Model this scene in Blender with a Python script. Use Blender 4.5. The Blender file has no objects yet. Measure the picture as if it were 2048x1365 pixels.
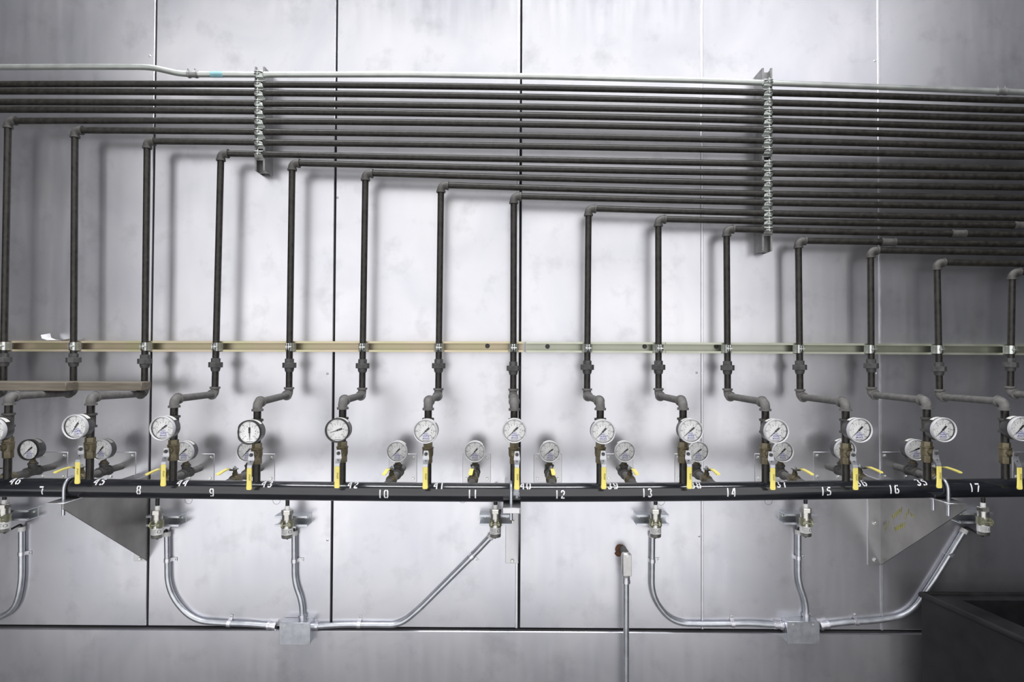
import bpy, math, random
import numpy as np
from mathutils import Vector, Matrix
random.seed(7)
SC = bpy.context.scene
COL = SC.collection

# ------------------------------------------------------------------ camera
F = 1250.0                      # focal length in pixels of the 2048 x 1365 frame
CX, CY = 1024.0, 682.5
CAMY = -2.6
CAM = Vector((0.0, CAMY, 0.0))
VPX, VPY, ROLL = 1028.0, 705.0, 0.0044
wy = Vector(((VPX-CX)/F, -(VPY-CY)/F, 1.0)).normalized()      # world +Y in camera (right, up, forward)
wx = Vector((1.0, -ROLL, 0.0)); wx = (wx - wy*wx.dot(wy)).normalized()
wz = wx.cross(Vector((wy.x, wy.y, -wy.z)))                     # temp, fixed below
def _c(v): return Vector((v.x, v.y, -v.z))                     # to blender camera axes (right, up, back)
bx_, by_ = _c(wx), _c(wy)
bz_ = bx_.cross(by_)
R = Matrix((bx_, by_, bz_))     # rows: world axes in camera coords => maps cam -> world
cam_d = bpy.data.cameras.new('camera'); cam = bpy.data.objects.new('camera', cam_d); COL.objects.link(cam)
cam_d.sensor_width = 36.0; cam_d.sensor_fit = 'HORIZONTAL'; cam_d.lens = F/2048.0*36.0
cam_d.clip_start = 0.05; cam_d.clip_end = 60
cam.matrix_world = Matrix.Translation(CAM) @ R.to_4x4()
SC.camera = cam
def P(px, py, Y):
    d = R @ Vector(((px-CX)/F, -(py-CY)/F, -1.0))
    t = (Y-CAMY)/d.y
    return CAM + d*t

# ------------------------------------------------------------------ world, light, exposure
SC.view_settings.view_transform = 'Standard'; SC.view_settings.look = 'None'
SC.view_settings.gamma = 1.0; SC.view_settings.exposure = 0.0
try: SC.view_settings.use_curve_mapping = False
except Exception: pass
W = bpy.data.worlds.new('world'); SC.world = W; W.use_nodes = True
W.node_tree.nodes['Background'].inputs[0].default_value = (0.80, 0.84, 1.0, 1)
W.node_tree.nodes['Background'].inputs[1].default_value = 0.05
def area(name, loc, target, sx, sy, power, color=(1, 1, 1)):
    l = bpy.data.lights.new(name, 'AREA'); l.shape = 'RECTANGLE'; l.size = sx; l.size_y = sy
    l.energy = power; l.color = color
    o = bpy.data.objects.new(name, l); COL.objects.link(o); o.location = loc
    o.rotation_euler = (Vector(target)-Vector(loc)).to_track_quat('-Z', 'Y').to_euler()
    return o
area('added_fill_main', (-0.46, -3.0, 1.05), (-0.46, 0, 1.05), 5.75, 4.1, 114, (1.0, 0.99, 0.985))  # added broad fill behind the camera, brightens the metal wall; not a known window
area('added_fill_low', (-0.97, -3.0, -1.625), (-0.97, 0, -1.625), 6.05, 1.25, 40, (0.99, 0.99, 1.0))  # added fill for the lower wall, no real window stands here
area('added_fill_upper_right', (2.75, -3.0, 2.6), (2.75, 0, 2.6), 1.4, 1.5, 11.0, (0.98, 0.97, 1.0))  # added fill to lift the top right of the wall, no real window
area('ceiling_lamp_overhead', (-0.2, -1.15, 3.4), (-0.1, -0.45, 0), 4.4, 0.34, 190, (0.97, 0.98, 1.0))

# ------------------------------------------------------------------ mesh builder
class MB:
    def __init__(s): s.v = []; s.f = []
    def add(s, vs, fs):
        n = len(s.v); s.v += [Vector(q) for q in vs]; s.f += [tuple(i+n for i in q) for q in fs]
    def box(s, c, size, rot=None):
        c = Vector(c); hx, hy, hz = [q/2 for q in size]
        vs = [Vector((x, y, z)) for x in (-hx, hx) for y in (-hy, hy) for z in (-hz, hz)]
        if rot is not None: vs = [rot @ q for q in vs]
        s.add([q+c for q in vs], [(0,1,3,2),(4,6,7,5),(0,4,5,1),(2,3,7,6),(0,2,6,4),(1,5,7,3)])
    def bbox(s, c, size, b=0.002, rot=None):
        """box with chamfered edges"""
        c = Vector(c); h = [q/2 for q in size]; b = min(b, min(h)*0.9)
        pts = []; idx = {}
        for sx in (-1,1):
            for sy in (-1,1):
                for sz in (-1,1):
                    sg = (sx,sy,sz)
                    for a in range(3):
                        q = [sg[k]*(h[k]-(0 if k == a else b)) for k in range(3)]
                        idx[(sg,a)] = len(pts); pts.append(Vector(q))
        fs = []
        for a in range(3):
            o = [k for k in range(3) if k != a]
            for sa in (-1,1):
                loop = []
                for (u,w) in ((-1,-1),(1,-1),(1,1),(-1,1)):
                    sg = [0,0,0]; sg[a] = sa; sg[o[0]] = u; sg[o[1]] = w
                    loop.append(idx[(tuple(sg),a)])
                flip = (sa < 0) ^ (a == 1)
                fs.append(tuple(loop[::-1] if flip else loop))
        for a in range(3):
            o = [k for k in range(3) if k != a]
            for u in (-1,1):
                for w in (-1,1):
                    sg0 = [0,0,0]; sg0[a] = -1; sg0[o[0]] = u; sg0[o[1]] = w
                    sg1 = list(sg0); sg1[a] = 1
                    q = [idx[(tuple(sg0),o[0])], idx[(tuple(sg1),o[0])], idx[(tuple(sg1),o[1])], idx[(tuple(sg0),o[1])]]
                    fs.append(tuple(q))
        for sx in (-1,1):
            for sy in (-1,1):
                for sz in (-1,1):
                    fs.append(tuple(idx[((sx,sy,sz),a)] for a in range(3)))
        if rot is not None: pts = [rot @ q for q in pts]
        s.add([q+c for q in pts], fs)
    def tube(s, pts, rad, seg=14, cap=True, closed=False):
        pts = [Vector(q) for q in pts]; n = len(pts)
        if not hasattr(rad, '__len__'): rad = [rad]*n
        tang = []
        for i in range(n):
            a = pts[max(i-1, 0)]; b = pts[min(i+1, n-1)]
            if closed: a = pts[i-1]; b = pts[(i+1) % n]
            k = i
            d = b-a
            j = 1
            while d.length < 1e-6 and j < n:
                d = pts[min(i+j, n-1)]-pts[max(i-j, 0)]; j += 1
            tang.append(d.normalized())
        t0 = tang[0]
        up = Vector((0,0,1)) if abs(t0.z) < 0.9 else Vector((0,1,0))
        nrm = (up - t0*up.dot(t0)).normalized()
        rings = []
        for i in range(n):
            t = tang[i]; nrm = (nrm - t*nrm.dot(t)).normalized(); b = t.cross(nrm)
            rings.append([pts[i] + (nrm*math.cos(2*math.pi*k/seg) + b*math.sin(2*math.pi*k/seg))*rad[i] for k in range(seg)])
        vs = [q for r in rings for q in r]; fs = []
        m = n if closed else n-1
        for i in range(m):
            for k in range(seg):
                i2 = (i+1) % n
                fs.append((i*seg+k, i*seg+(k+1) % seg, i2*seg+(k+1) % seg, i2*seg+k))
        if cap and not closed:
            fs.append(tuple(range(seg))[::-1]); fs.append(tuple((n-1)*seg+k for k in range(seg)))
        s.add(vs, fs)
    def cyl(s, a, b, r, seg=16): s.tube([a, b], r, seg)
    def lathe(s, prof, o, ax, seg=24, rot0=0.0, cap=True):
        """prof: list of (radius, distance along axis)"""
        o = Vector(o); ax = Vector(ax).normalized()
        up = Vector((0,0,1)) if abs(ax.z) < 0.9 else Vector((0,-1,0))
        n = (up-ax*up.dot(ax)).normalized(); b = ax.cross(n)
        vs = []; fs = []
        for r, h in prof:
            for k in range(seg):
                a = rot0+2*math.pi*k/seg
                vs.append(o+ax*h+(n*math.cos(a)+b*math.sin(a))*max(r, 1e-5))
        for i in range(len(prof)-1):
            for k in range(seg):
                fs.append((i*seg+k, i*seg+(k+1) % seg, (i+1)*seg+(k+1) % seg, (i+1)*seg+k))
        if cap:
            fs.append(tuple(range(seg))[::-1]); fs.append(tuple((len(prof)-1)*seg+k for k in range(seg)))
        s.add(vs, fs)
    def prism(s, poly, mapf, h0, h1):
        """poly 2D list, mapf(u, v, h) -> point"""
        n = len(poly)
        vs = [mapf(u, v, h0) for u, v in poly]+[mapf(u, v, h1) for u, v in poly]
        fs = [tuple(range(n))[::-1], tuple(range(n, 2*n))]+[(i, (i+1) % n, n+(i+1) % n, n+i) for i in range(n)]
        s.add(vs, fs)
    def build(s, name, mat, parent=None, origin=None, ang=38):
        o0 = Vector(origin) if origin is not None else (parent_loc(parent) if parent is not None else Vector((0,0,0)))
        me = bpy.data.meshes.new(name)
        me.from_pydata([tuple(q-o0) for q in s.v], [], s.f)
        me.validate(); me.update()
        import bmesh
        bm = bmesh.new(); bm.from_mesh(me); bmesh.ops.recalc_face_normals(bm, faces=bm.faces); bm.to_mesh(me); bm.free()
        for p in me.polygons: p.use_smooth = True
        me.set_sharp_from_angle(angle=math.radians(ang))
        me.materials.append(mat)
        ob = bpy.data.objects.new(name, me); COL.objects.link(ob)
        if parent is not None:
            ob.parent = parent
            ob.location = o0-parent_loc(parent)
        else: ob.location = o0
        return ob
def parent_loc(o):
    v = Vector(o.location)
    while o.parent is not None: o = o.parent; v += Vector(o.location)
    return v
def tag(o, label=None, cat=None, group=None, kind=None):
    if label: o['label'] = label
    if cat: o['category'] = cat
    if group: o['group'] = group
    if kind: o['kind'] = kind
    return o
def thing(name, loc, label, cat, group=None):
    o = bpy.data.objects.new(name, None); o.empty_display_size = 0.03; COL.objects.link(o); o.location = loc
    return tag(o, label, cat, group)
def copy_tree(o, parent=None):
    c = o.copy(); COL.objects.link(c)
    if parent is not None: c.parent = parent
    for ch in o.children: copy_tree(ch, c)
    return c
def arc_fillet(pts, rad, n=8):
    """polyline with rounded corners"""
    pts = [Vector(q) for q in pts]; out = [pts[0]]
    for i in range(1, len(pts)-1):
        a, b, c = pts[i-1], pts[i], pts[i+1]
        d1 = (a-b); d2 = (c-b); r = min(rad if not hasattr(rad, '__len__') else rad[i-1], d1.length*0.48, d2.length*0.48)
        p0 = b+d1.normalized()*r; p2 = b+d2.normalized()*r
        for k in range(n+1):
            t = k/n; out.append(p0*(1-t)**2+b*2*t*(1-t)+p2*t*t)
    out.append(pts[-1]); return out

# ------------------------------------------------------------------ materials
def mat(name, col, rough=0.5, metal=0.0, var=0.12, scale=25.0, col2=None, rvar=0.08, coat=0.0, bump=0.0, stretch=None, detail=4.0):
    m = bpy.data.materials.new(name); m.use_nodes = True
    nt = m.node_tree; b = nt.nodes['Principled BSDF']
    tc = nt.nodes.new('ShaderNodeTexCoord'); mp = nt.nodes.new('ShaderNodeMapping')
    nz = nt.nodes.new('ShaderNodeTexNoise'); nz.inputs['Scale'].default_value = scale; nz.inputs['Detail'].default_value = detail
    nt.links.new(tc.outputs['Object'], mp.inputs['Vector']); nt.links.new(mp.outputs['Vector'], nz.inputs['Vector'])
    if stretch: mp.inputs['Scale'].default_value = stretch
    cr = nt.nodes.new('ShaderNodeValToRGB'); nt.links.new(nz.outputs['Fac'], cr.inputs['Fac'])
    c2 = col2 if col2 else tuple(min(1, q*(1+var)) for q in col)
    c1 = col if col2 else tuple(q*(1-var) for q in col)
    cr.color_ramp.elements[0].position = 0.32; cr.color_ramp.elements[0].color = (*c1, 1)
    cr.color_ramp.elements[1].position = 0.68; cr.color_ramp.elements[1].color = (*c2, 1)
    nt.links.new(cr.outputs['Color'], b.inputs['Base Color'])
    mr = nt.nodes.new('ShaderNodeMapRange'); nt.links.new(nz.outputs['Fac'], mr.inputs['Value'])
    mr.inputs['To Min'].default_value = max(0.02, rough-rvar); mr.inputs['To Max'].default_value = min(1, rough+rvar)
    nt.links.new(mr.outputs['Result'], b.inputs['Roughness'])
    b.inputs['Metallic'].default_value = metal
    if coat: b.inputs['Coat Weight'].default_value = coat; b.inputs['Coat Roughness'].default_value = 0.12
    if bump:
        bp = nt.nodes.new('ShaderNodeBump'); bp.inputs['Strength'].default_value = bump; bp.inputs['Distance'].default_value = 0.002
        nt.links.new(nz.outputs['Fac'], bp.inputs['Height']); nt.links.new(bp.outputs['Normal'], b.inputs['Normal'])
    return m
def wall_material():
    m = bpy.data.materials.new('wall_sheet_metal'); m.use_nodes = True
    nt = m.node_tree; b = nt.nodes['Principled BSDF']; N = nt.nodes.new; L = nt.links.new
    tc = N('ShaderNodeTexCoord')
    n1 = N('ShaderNodeTexNoise'); n1.inputs['Scale'].default_value = 2.6; n1.inputs['Detail'].default_value = 5; n1.inputs['Distortion'].default_value = 0.6
    n2 = N('ShaderNodeTexNoise'); n2.inputs['Scale'].default_value = 260; n2.inputs['Detail'].default_value = 2
    mp = N('ShaderNodeMapping'); mp.inputs['Scale'].default_value = (9, 1, 1.3)
    n3 = N('ShaderNodeTexNoise'); n3.inputs['Scale'].default_value = 3.0; n3.inputs['Detail'].default_value = 1.5
    n4 = N('ShaderNodeTexNoise'); n4.inputs['Scale'].default_value = 7; n4.inputs['Detail'].default_value = 5; n4.inputs['Roughness'].default_value = 0.62
    for n in (n1, n2, n4): L(tc.outputs['Object'], n.inputs['Vector'])
    L(tc.outputs['Object'], mp.inputs['Vector']); L(mp.outputs['Vector'], n3.inputs['Vector'])
    cr = N('ShaderNodeValToRGB'); cr.color_ramp.elements[0].position = 0.3; cr.color_ramp.elements[0].color = (0.545, 0.55, 0.595, 1)
    cr.color_ramp.elements[1].position = 0.7; cr.color_ramp.elements[1].color = (0.66, 0.655, 0.685, 1)
    L(n1.outputs['Fac'], cr.inputs['Fac'])
    # smudges: sparse darker blotches
    sm = N('ShaderNodeMapRange'); sm.inputs['From Min'].default_value = 0.54; sm.inputs['From Max'].default_value = 0.72
    sm.inputs['To Min'].default_value = 0.0; sm.inputs['To Max'].default_value = 0.38
    L(n4.outputs['Fac'], sm.inputs['Value'])
    mx = N('ShaderNodeMix'); mx.data_type = 'RGBA'; L(sm.outputs['Result'], mx.inputs['Factor'])
    L(cr.outputs['Color'], mx.inputs['A']); mx.inputs['B'].default_value = (0.35, 0.35, 0.38, 1)
    L(mx.outputs['Result'], b.inputs['Base Color'])
    b.inputs['Metallic'].default_value = 0.86
    mr = N('ShaderNodeMapRange'); mr.inputs['To Min'].default_value = 0.25; mr.inputs['To Max'].default_value = 0.35
    L(n3.outputs['Fac'], mr.inputs['Value']); L(mr.outputs['Result'], b.inputs['Roughness'])
    return m
M = {}
M['wall'] = wall_material()
M['gap'] = mat('seam_dark_backing', (0.02, 0.02, 0.022), 0.8)  # dark colour of the backing behind the panel seams
M['strip'] = mat('galvanized_strip', (0.70, 0.70, 0.74), 0.35, 0.9, 0.08)
M['pipe'] = mat('black_iron_pipe', (0.013, 0.012, 0.0105), 0.36, 0.0, col2=(0.029, 0.027, 0.023), scale=60, rvar=0.10, bump=0.15)
M['pipe'].node_tree.nodes['Principled BSDF'].inputs['Specular IOR Level'].default_value = 0.35
M['fit'] = mat('malleable_iron', (0.055, 0.053, 0.050), 0.60, 0.2, col2=(0.095, 0.092, 0.088), scale=45, bump=0.25)
M['dust'] = mat('dusty_iron', (0.105, 0.102, 0.098), 0.72, 0.1, col2=(0.165, 0.16, 0.155), scale=50, bump=0.2)
M['union'] = mat('union_iron', (0.060, 0.058, 0.058), 0.55, 0.3, col2=(0.10, 0.10, 0.10), scale=60, bump=0.2)
M['manifold'] = mat('black_gloss_paint', (0.008, 0.009, 0.012), 0.20, 0.0, col2=(0.018, 0.019, 0.024), scale=18, rvar=0.07, coat=0.5, stretch=(0.4, 2, 2))
M['paint'] = mat('white_stencil_paint', (0.78, 0.78, 0.80), 0.6)
M['smear'] = mat('grey_paint_smear', (0.30, 0.31, 0.34), 0.5, 0.2, 0.3)
M['brass'] = mat('tarnished_brass', (0.105, 0.088, 0.052), 0.50, 0.5, col2=(0.20, 0.172, 0.112), scale=40)
M['lever'] = mat('lever_steel', (0.50, 0.51, 0.54), 0.34, 0.8, 0.08)
M['yellow'] = mat('yellow_vinyl_grip', (0.88, 0.76, 0.19), 0.42, 0.0, 0.07, rvar=0.04)
M['ink'] = mat('black_ink', (0.02, 0.02, 0.022), 0.6)
M['blue'] = mat('blue_marker_ink', (0.05, 0.045, 0.42), 0.6)
M['dial'] = mat('dial_white', (0.90, 0.90, 0.90), 0.5, 0, 0.015)
M['case'] = mat('gauge_case_black', (0.020, 0.020, 0.020), 0.35, 0, 0.2)
M['bezel'] = mat('bezel_pale_plastic', (0.60, 0.60, 0.62), 0.20, 0.1, 0.04)
M['sticker'] = mat('case_sticker', (0.70, 0.69, 0.66), 0.4, 0, 0.05)
M['zinc'] = mat('yellow_chromate_strut', (0.46, 0.44, 0.27), 0.42, 0.75, col2=(0.56, 0.47, 0.36), scale=7, detail=6)
M['zincpale'] = mat('pale_zinc_strut', (0.40, 0.42, 0.33), 0.42, 0.75, col2=(0.50, 0.51, 0.43), scale=9)
M['galv'] = mat('galvanized_steel', (0.52, 0.54, 0.58), 0.34, 0.85, 0.12, scale=35)
M['galvold'] = mat('weathered_strut', (0.20, 0.20, 0.20), 0.5, 0.7, col2=(0.32, 0.32, 0.32), scale=30)
M['clamp'] = mat('zinc_clamp', (0.60, 0.62, 0.60), 0.28, 0.85, 0.10, scale=40)
M['stainless'] = mat('stainless_steel', (0.52, 0.51, 0.48), 0.28, 0.9, 0.10, scale=20, stretch=(1, 1, 12))
M['olive'] = mat('olive_zinc_clamp', (0.30, 0.30, 0.20), 0.40, 0.7, col2=(0.42, 0.42, 0.31), scale=30)
M['plate'] = mat('bracket_plate', (0.50, 0.50, 0.52), 0.33, 0.9, col2=(0.60, 0.60, 0.62), scale=10)
M['gusset'] = mat('bracket_gusset', (0.24, 0.235, 0.225), 0.42, 0.8, col2=(0.34, 0.33, 0.32), scale=9)
M['whiteplastic'] = mat('white_plastic', (0.72, 0.72, 0.71), 0.4, 0, 0.03)
M['black'] = mat('black_rubber', (0.014, 0.014, 0.015), 0.5)
M['wood'] = mat('dusty_weathered_wood', (0.120, 0.103, 0.080), 0.7, 0, col2=(0.20, 0.175, 0.14), scale=14, stretch=(0.5, 6, 6))
M['tank'] = mat('black_tank_rubber', (0.005, 0.005, 0.006), 0.5, 0, col2=(0.012, 0.012, 0.014), scale=14)
M['alu'] = mat('cast_aluminium', (0.58, 0.57, 0.56), 0.42, 0.7, 0.08, scale=50)
M['rust'] = mat('rust', (0.030, 0.020, 0.014), 0.8, 0.1, col2=(0.16, 0.065, 0.030), scale=50)
M['paper'] = mat('white_paper', (0.78, 0.78, 0.80), 0.7, 0, 0.03)
M['teal'] = mat('teal_tape', (0.22, 0.42, 0.46), 0.5)
M['emt'] = mat('pale_conduit', (0.46, 0.48, 0.46), 0.36, 0.7, 0.08, scale=20)
M['chalk'] = mat('yellow_chalk', (0.42, 0.40, 0.10), 0.8, 0, 0.3)
M['concrete'] = mat('concrete_floor', (0.10, 0.10, 0.10), 0.7, 0, 0.15, scale=6)
def lens_material():
    m = bpy.data.materials.new('clear_lens'); m.use_nodes = True; nt = m.node_tree; nt.nodes.clear()
    o = nt.nodes.new('ShaderNodeOutputMaterial'); mx = nt.nodes.new('ShaderNodeMixShader')
    t = nt.nodes.new('ShaderNodeBsdfTransparent'); g = nt.nodes.new('ShaderNodeBsdfGlossy'); g.inputs['Roughness'].default_value = 0.08
    fr = nt.nodes.new('ShaderNodeFresnel'); fr.inputs['IOR'].default_value = 1.45
    nt.links.new(fr.outputs[0], mx.inputs[0]); nt.links.new(t.outputs[0], mx.inputs[1]); nt.links.new(g.outputs[0], mx.inputs[2])
    nt.links.new(mx.outputs[0], o.inputs[0]); return m
M['lens'] = lens_material()

# ------------------------------------------------------------------ text to mesh
def text_geo(s, size, align='CENTER'):
    cu = bpy.data.curves.new('t', 'FONT'); cu.body = s; cu.size = size; cu.align_x = align; cu.align_y = 'CENTER'; cu.resolution_u = 2
    ob = bpy.data.objects.new('t', cu); COL.objects.link(ob)
    dg = bpy.context.evaluated_depsgraph_get(); dg.update()
    me = bpy.data.meshes.new_from_object(ob.evaluated_get(dg))
    vs = [Vector(v.co) for v in me.vertices]; fs = [tuple(p.vertices) for p in me.polygons]
    bpy.data.objects.remove(ob); bpy.data.curves.remove(cu); bpy.data.meshes.remove(me)
    return vs, fs

# ------------------------------------------------------------------ setting: wall, floor
YP = -0.100      # plane of the risers and the header pipes
YM = -0.410      # plane of the manifold and the valve drops
seam_px = [302.5, 667.5, 1040.0, 1404.0, 1760.0]
seams = [P(x, 690, 0).x for x in seam_px]
step = (seams[-1]-seams[0])/4
bounds = [seams[0]-3*step, seams[0]-2*step, seams[0]-step]+seams+[seams[-1]+step, seams[-1]+2*step, seams[-1]+3*step]
ZT, ZB = 2.1, P(1000, 1256.5, 0).z
wb = MB(); g = 0.0036
for a, b in zip(bounds[:-1], bounds[1:]):
    wb.bbox(((a+b)/2, 0.010, (ZT+ZB)/2), (b-a-2*g, 0.020, ZT-ZB), 0.0022)
wall = tag(wb.build('wall_back', M['wall'], origin=(0,0,0)), 'brushed sheet metal panel wall behind the pipework', 'wall', kind='structure')
bk = MB(); bk.box(((bounds[0]+bounds[-1])/2, 0.030, -0.1), (bounds[-1]-bounds[0], 0.016, 4.4))
bkt = tag(bk.build('trim_1', M['gap'], origin=(0, 0.03, 0)), 'dark backing visible in the panel seams', 'trim', kind='structure')
st = MB()
for sx, off in ((seams[2], -0.010), (seams[3], 0.0), (seams[4], 0.0)):
    st.bbox((sx+off, -0.001, (ZT+ZB)/2), (0.0105, 0.006, ZT-ZB), 0.0016)
tag(st.build('trim_2', M['strip'], origin=(0,0,0)), 'bright vertical cover strips on the right hand panel seams', 'trim', kind='structure')
bt = MB(); bt.bbox(((bounds[0]+bounds[-1])/2, 0.004, (ZB-0.01-2.3)/2), (bounds[-1]-bounds[0], 0.030, ZB-0.01+2.3), 0.004)
tag(bt.build('baseboard_back', M['wall'], origin=(0,0,0)), 'sheet metal base strip under the wall panels', 'baseboard', kind='structure')
fl = MB(); fl.box((0, -3.0, -2.32), (12, 6.2, 0.04))
tag(fl.build('floor', M['concrete'], origin=(0, -3, -2.3)), 'grey concrete floor', 'floor', kind='structure')
for (px, py) in ((300, 112), (655, 748), (655, 1081), (1393, 746), (1398, 1073), (1753, 747), (1749, 122), (278, 1121), (675, 396)):
    r = MB(); p = P(px, py, 0); r.lathe([(0.0045, 0.0), (0.0045, 0.0015), (0.003, 0.0032), (0.0008, 0.0038)], p, (0,-1,0), 12)
    rv = r.build('rivet', M['strip'], wall)

for (px, py) in ((377, 1001), (553, 1002), (925, 999), (1322, 1004), (1537, 1003)):
    r = MB(); p = P(px, py, -0.0004); pts = [p+Vector((0.0150*math.cos(2*math.pi*i/28), 0, 0.0150*math.sin(2*math.pi*i/28))) for i in range(28)]
    r.tube(pts, 0.0006, 5, closed=True); r.build('pencil_circle', M['ink'], wall)

# ------------------------------------------------------------------ struts
def channel_profile(w, d, lip=0.0108, t=0.0026, turn=0.0095):
    """C section, u across width, v outwards from the back; open at v = d"""
    h = w/2
    outer = [(-h, 0), (h, 0), (h, d), (lip+0.0025, d), (lip+0.0025, d-turn), (lip+0.0025+t, d-turn), (lip+0.0025+t, d-t), (h-t, d-t), (h-t, t), (-h+t, t),
             (-h+t, d-t), (-lip-0.0025-t, d-t), (-lip-0.0025-t, d-turn), (-lip-0.0025, d-turn), (-lip-0.0025, d), (-h, d)]
    return outer
def strut_between(mb, a, b, w, y0, y1, axis):
    """channel from a to b (points on the wall), depth y0 (back) to y1 (front, more negative)"""
    a = Vector(a); b = Vector(b); d = b-a; L = d.length; d.normalize()
    side = Vector((d.z, 0, -d.x))
    prof = channel_profile(w, abs(y1-y0))
    def f(u, v, h): return Vector((a.x, 0, a.z)) + d*h + side*u + Vector((0, y0-v, 0))
    mb.prism(prof, f, 0, L)
def double_strut(mb, a, b, w, yback, yfront):
    mid = (yback+yfront)/2
    strut_between(mb, a, b, w, mid, yfront, None)
    a = Vector(a); b = Vector(b); d = b-a; L = d.length; d.normalize(); side = Vector((d.z, 0, -d.x))
    prof = channel_profile(w, abs(yback-mid))
    mb.prism(prof, lambda u, v, h: Vector((a.x, 0, a.z))+d*h+side*u+Vector((0, mid+v, 0)), 0, L)
YSF = YP+0.0140    # front lips of the struts, the pipes bear on them
def bolt_head(mb, p, r=0.008, h=0.006, ax=(0,-1,0)):
    mb.lathe([(r*1.25, 0), (r*1.25, 0.0015)], p, ax, 16)
    mb.lathe([(r, 0.0015), (r, h), (r*0.8, h+0.0015)], p, ax, 6)
rails = []
for nm, x0, x1, y0, y1, m, lab in (
    ('strut_rail', -70, 1047, 692.5, 694.2, M['zinc'], 'long yellowish strut channel across the wall, left of the small gap at centre'),
    ('strut_rail', 1051.5, 1330.5, 694.4, 695.8, M['zincpale'], 'short strut channel between the centre gap and the next joint'),
    ('strut_rail', 1331.5, 2120, 695.8, 700.4, M['zincpale'], 'greenish grey strut channel running to the right edge of the wall')):
    a = P(x0, y0, YSF); b = P(x1, y1, YSF)
    t = thing(nm, (a.x, 0, a.z), lab, 'strut rail')
    s = MB(); double_strut(s, (a.x, 0, a.z), (b.x, 0, b.z), 0.043, 0, YSF); s.build('channel', m, t)
    rails.append((t, a, b))
    for bpx in {0: (975,), 1: (1095, 1289), 2: (1432,)}[len(rails)-1]:
        q = MB(); bp_ = P(bpx, 692.5 if bpx < 1050 else 693.5, YSF/2); bp_.y = YSF/2-0.0026
        q.lathe([(0.0095, 0), (0.0095, 0.0014)], bp_, (0,-1,0), 16); q.lathe([(0.006, 0.001), (0.006, 0.006)], bp_, (0,-1,0), 6)
        q.build('bolt', M['union'], t)
for (px, yt, yb, lab) in ((519.5, 133.5, 341, 'upright strut channel on the left, under nine clamped pipes'),
                          (1534.5, 136, 502, 'tall upright strut channel on the right, under sixteen clamped pipes')):
    a = P(px, yb, YSF); b = P(px, yt, YSF)
    t = thing('upright_strut', (a.x, 0, a.z), lab, 'strut')
    s = MB(); double_strut(s, (a.x, 0, a.z), (b.x, 0, b.z), 0.041, 0, YSF)
    s.build('channel', M['galvold'], t)

# ------------------------------------------------------------------ pipe clamp prototype (pipe along local Z, front = -Y)
RP = 0.0129
def make_clamp(r):
    t = thing('pipe_clamp', (0,0,0), 'x', 'pipe clamp')
    for s in (-1, 1):
        m = MB(); w = 0.0165; th = 0.0022; ri = r+0.0003; ro = ri+th
        n = 12; pin = []; pout = []
        # from the strut slot up the side of the pipe to the front ear
        g0 = 0.0024
        inner = [(s*0.0185, 0.0137), (s*(r+0.0030), 0.0105), (s*(r+0.0006), 0.0015)]+[(s*(r+0.0005)*math.cos(a), -(r+0.0005)*math.sin(a)) for a in np.linspace(0.15, 1.25, 8)]
        outer = [(s*(0.0185+th), 0.0137), (s*(r+0.0030+th), 0.0105), (s*(r+0.0006+th), 0.0015)]+[(s*(r+0.0005+th)*math.cos(a), -(r+0.0005+th)*math.sin(a)) for a in np.linspace(0.15, 1.10, 8)]
        for e_ in (0.004, 0.008, 0.011, 0.0135):
            inner.append((s*g0, -r-e_)); outer.append((s*(g0+th), -r-e_))
        poly = inner+outer[::-1]
        # rounded ear: band width narrows at the tip
        k = len(inner)
        vs = []; fs = []
        hw = [w]*(k-3)+[w*0.93, w*0.75, w*0.42]
        for i in range(k):
            vs += [(inner[i][0], inner[i][1], -hw[i]), (inner[i][0], inner[i][1], hw[i]), (outer[i][0], outer[i][1], hw[i]), (outer[i][0], outer[i][1], -hw[i])]
        for i in range(k-1):
            for j in range(4):
                fs.append((i*4+j, i*4+(j+1) % 4, i*4+4+(j+1) % 4, i*4+4+j))
        fs.append((0,1,2,3)); fs.append(tuple((k-1)*4+j for j in range(4))[::-1])
        m.add(vs, fs)
        m.build('half_band', M['clamp'], t, ang=30)
    b = MB(); y = -r-0.0068
    b.cyl((-0.009, y, 0), (0.014, y, 0), 0.0022, 10)
    b.lathe([(0.0048, 0), (0.0048, 0.0032)], (-0.0080, y, 0), (1,0,0), 6)
    b.lathe([(0.0048, 0), (0.0048, 0.0032)], (0.0048, y, 0), (1,0,0), 6)
    b.build('bolt', M['clamp'], t)
    return t
CL = make_clamp(RP)
cl_used = [False]
def place_clamp(p, ang, label, group, flip=False):
    o = CL if not cl_used[0] else copy_tree(CL)
    cl_used[0] = True
    o.location = p; o.rotation_euler = (0, ang, 0) if not flip else (0, ang, 0)
    o['label'] = label; o['group'] = group; o['category'] = 'pipe clamp'
    return o

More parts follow.
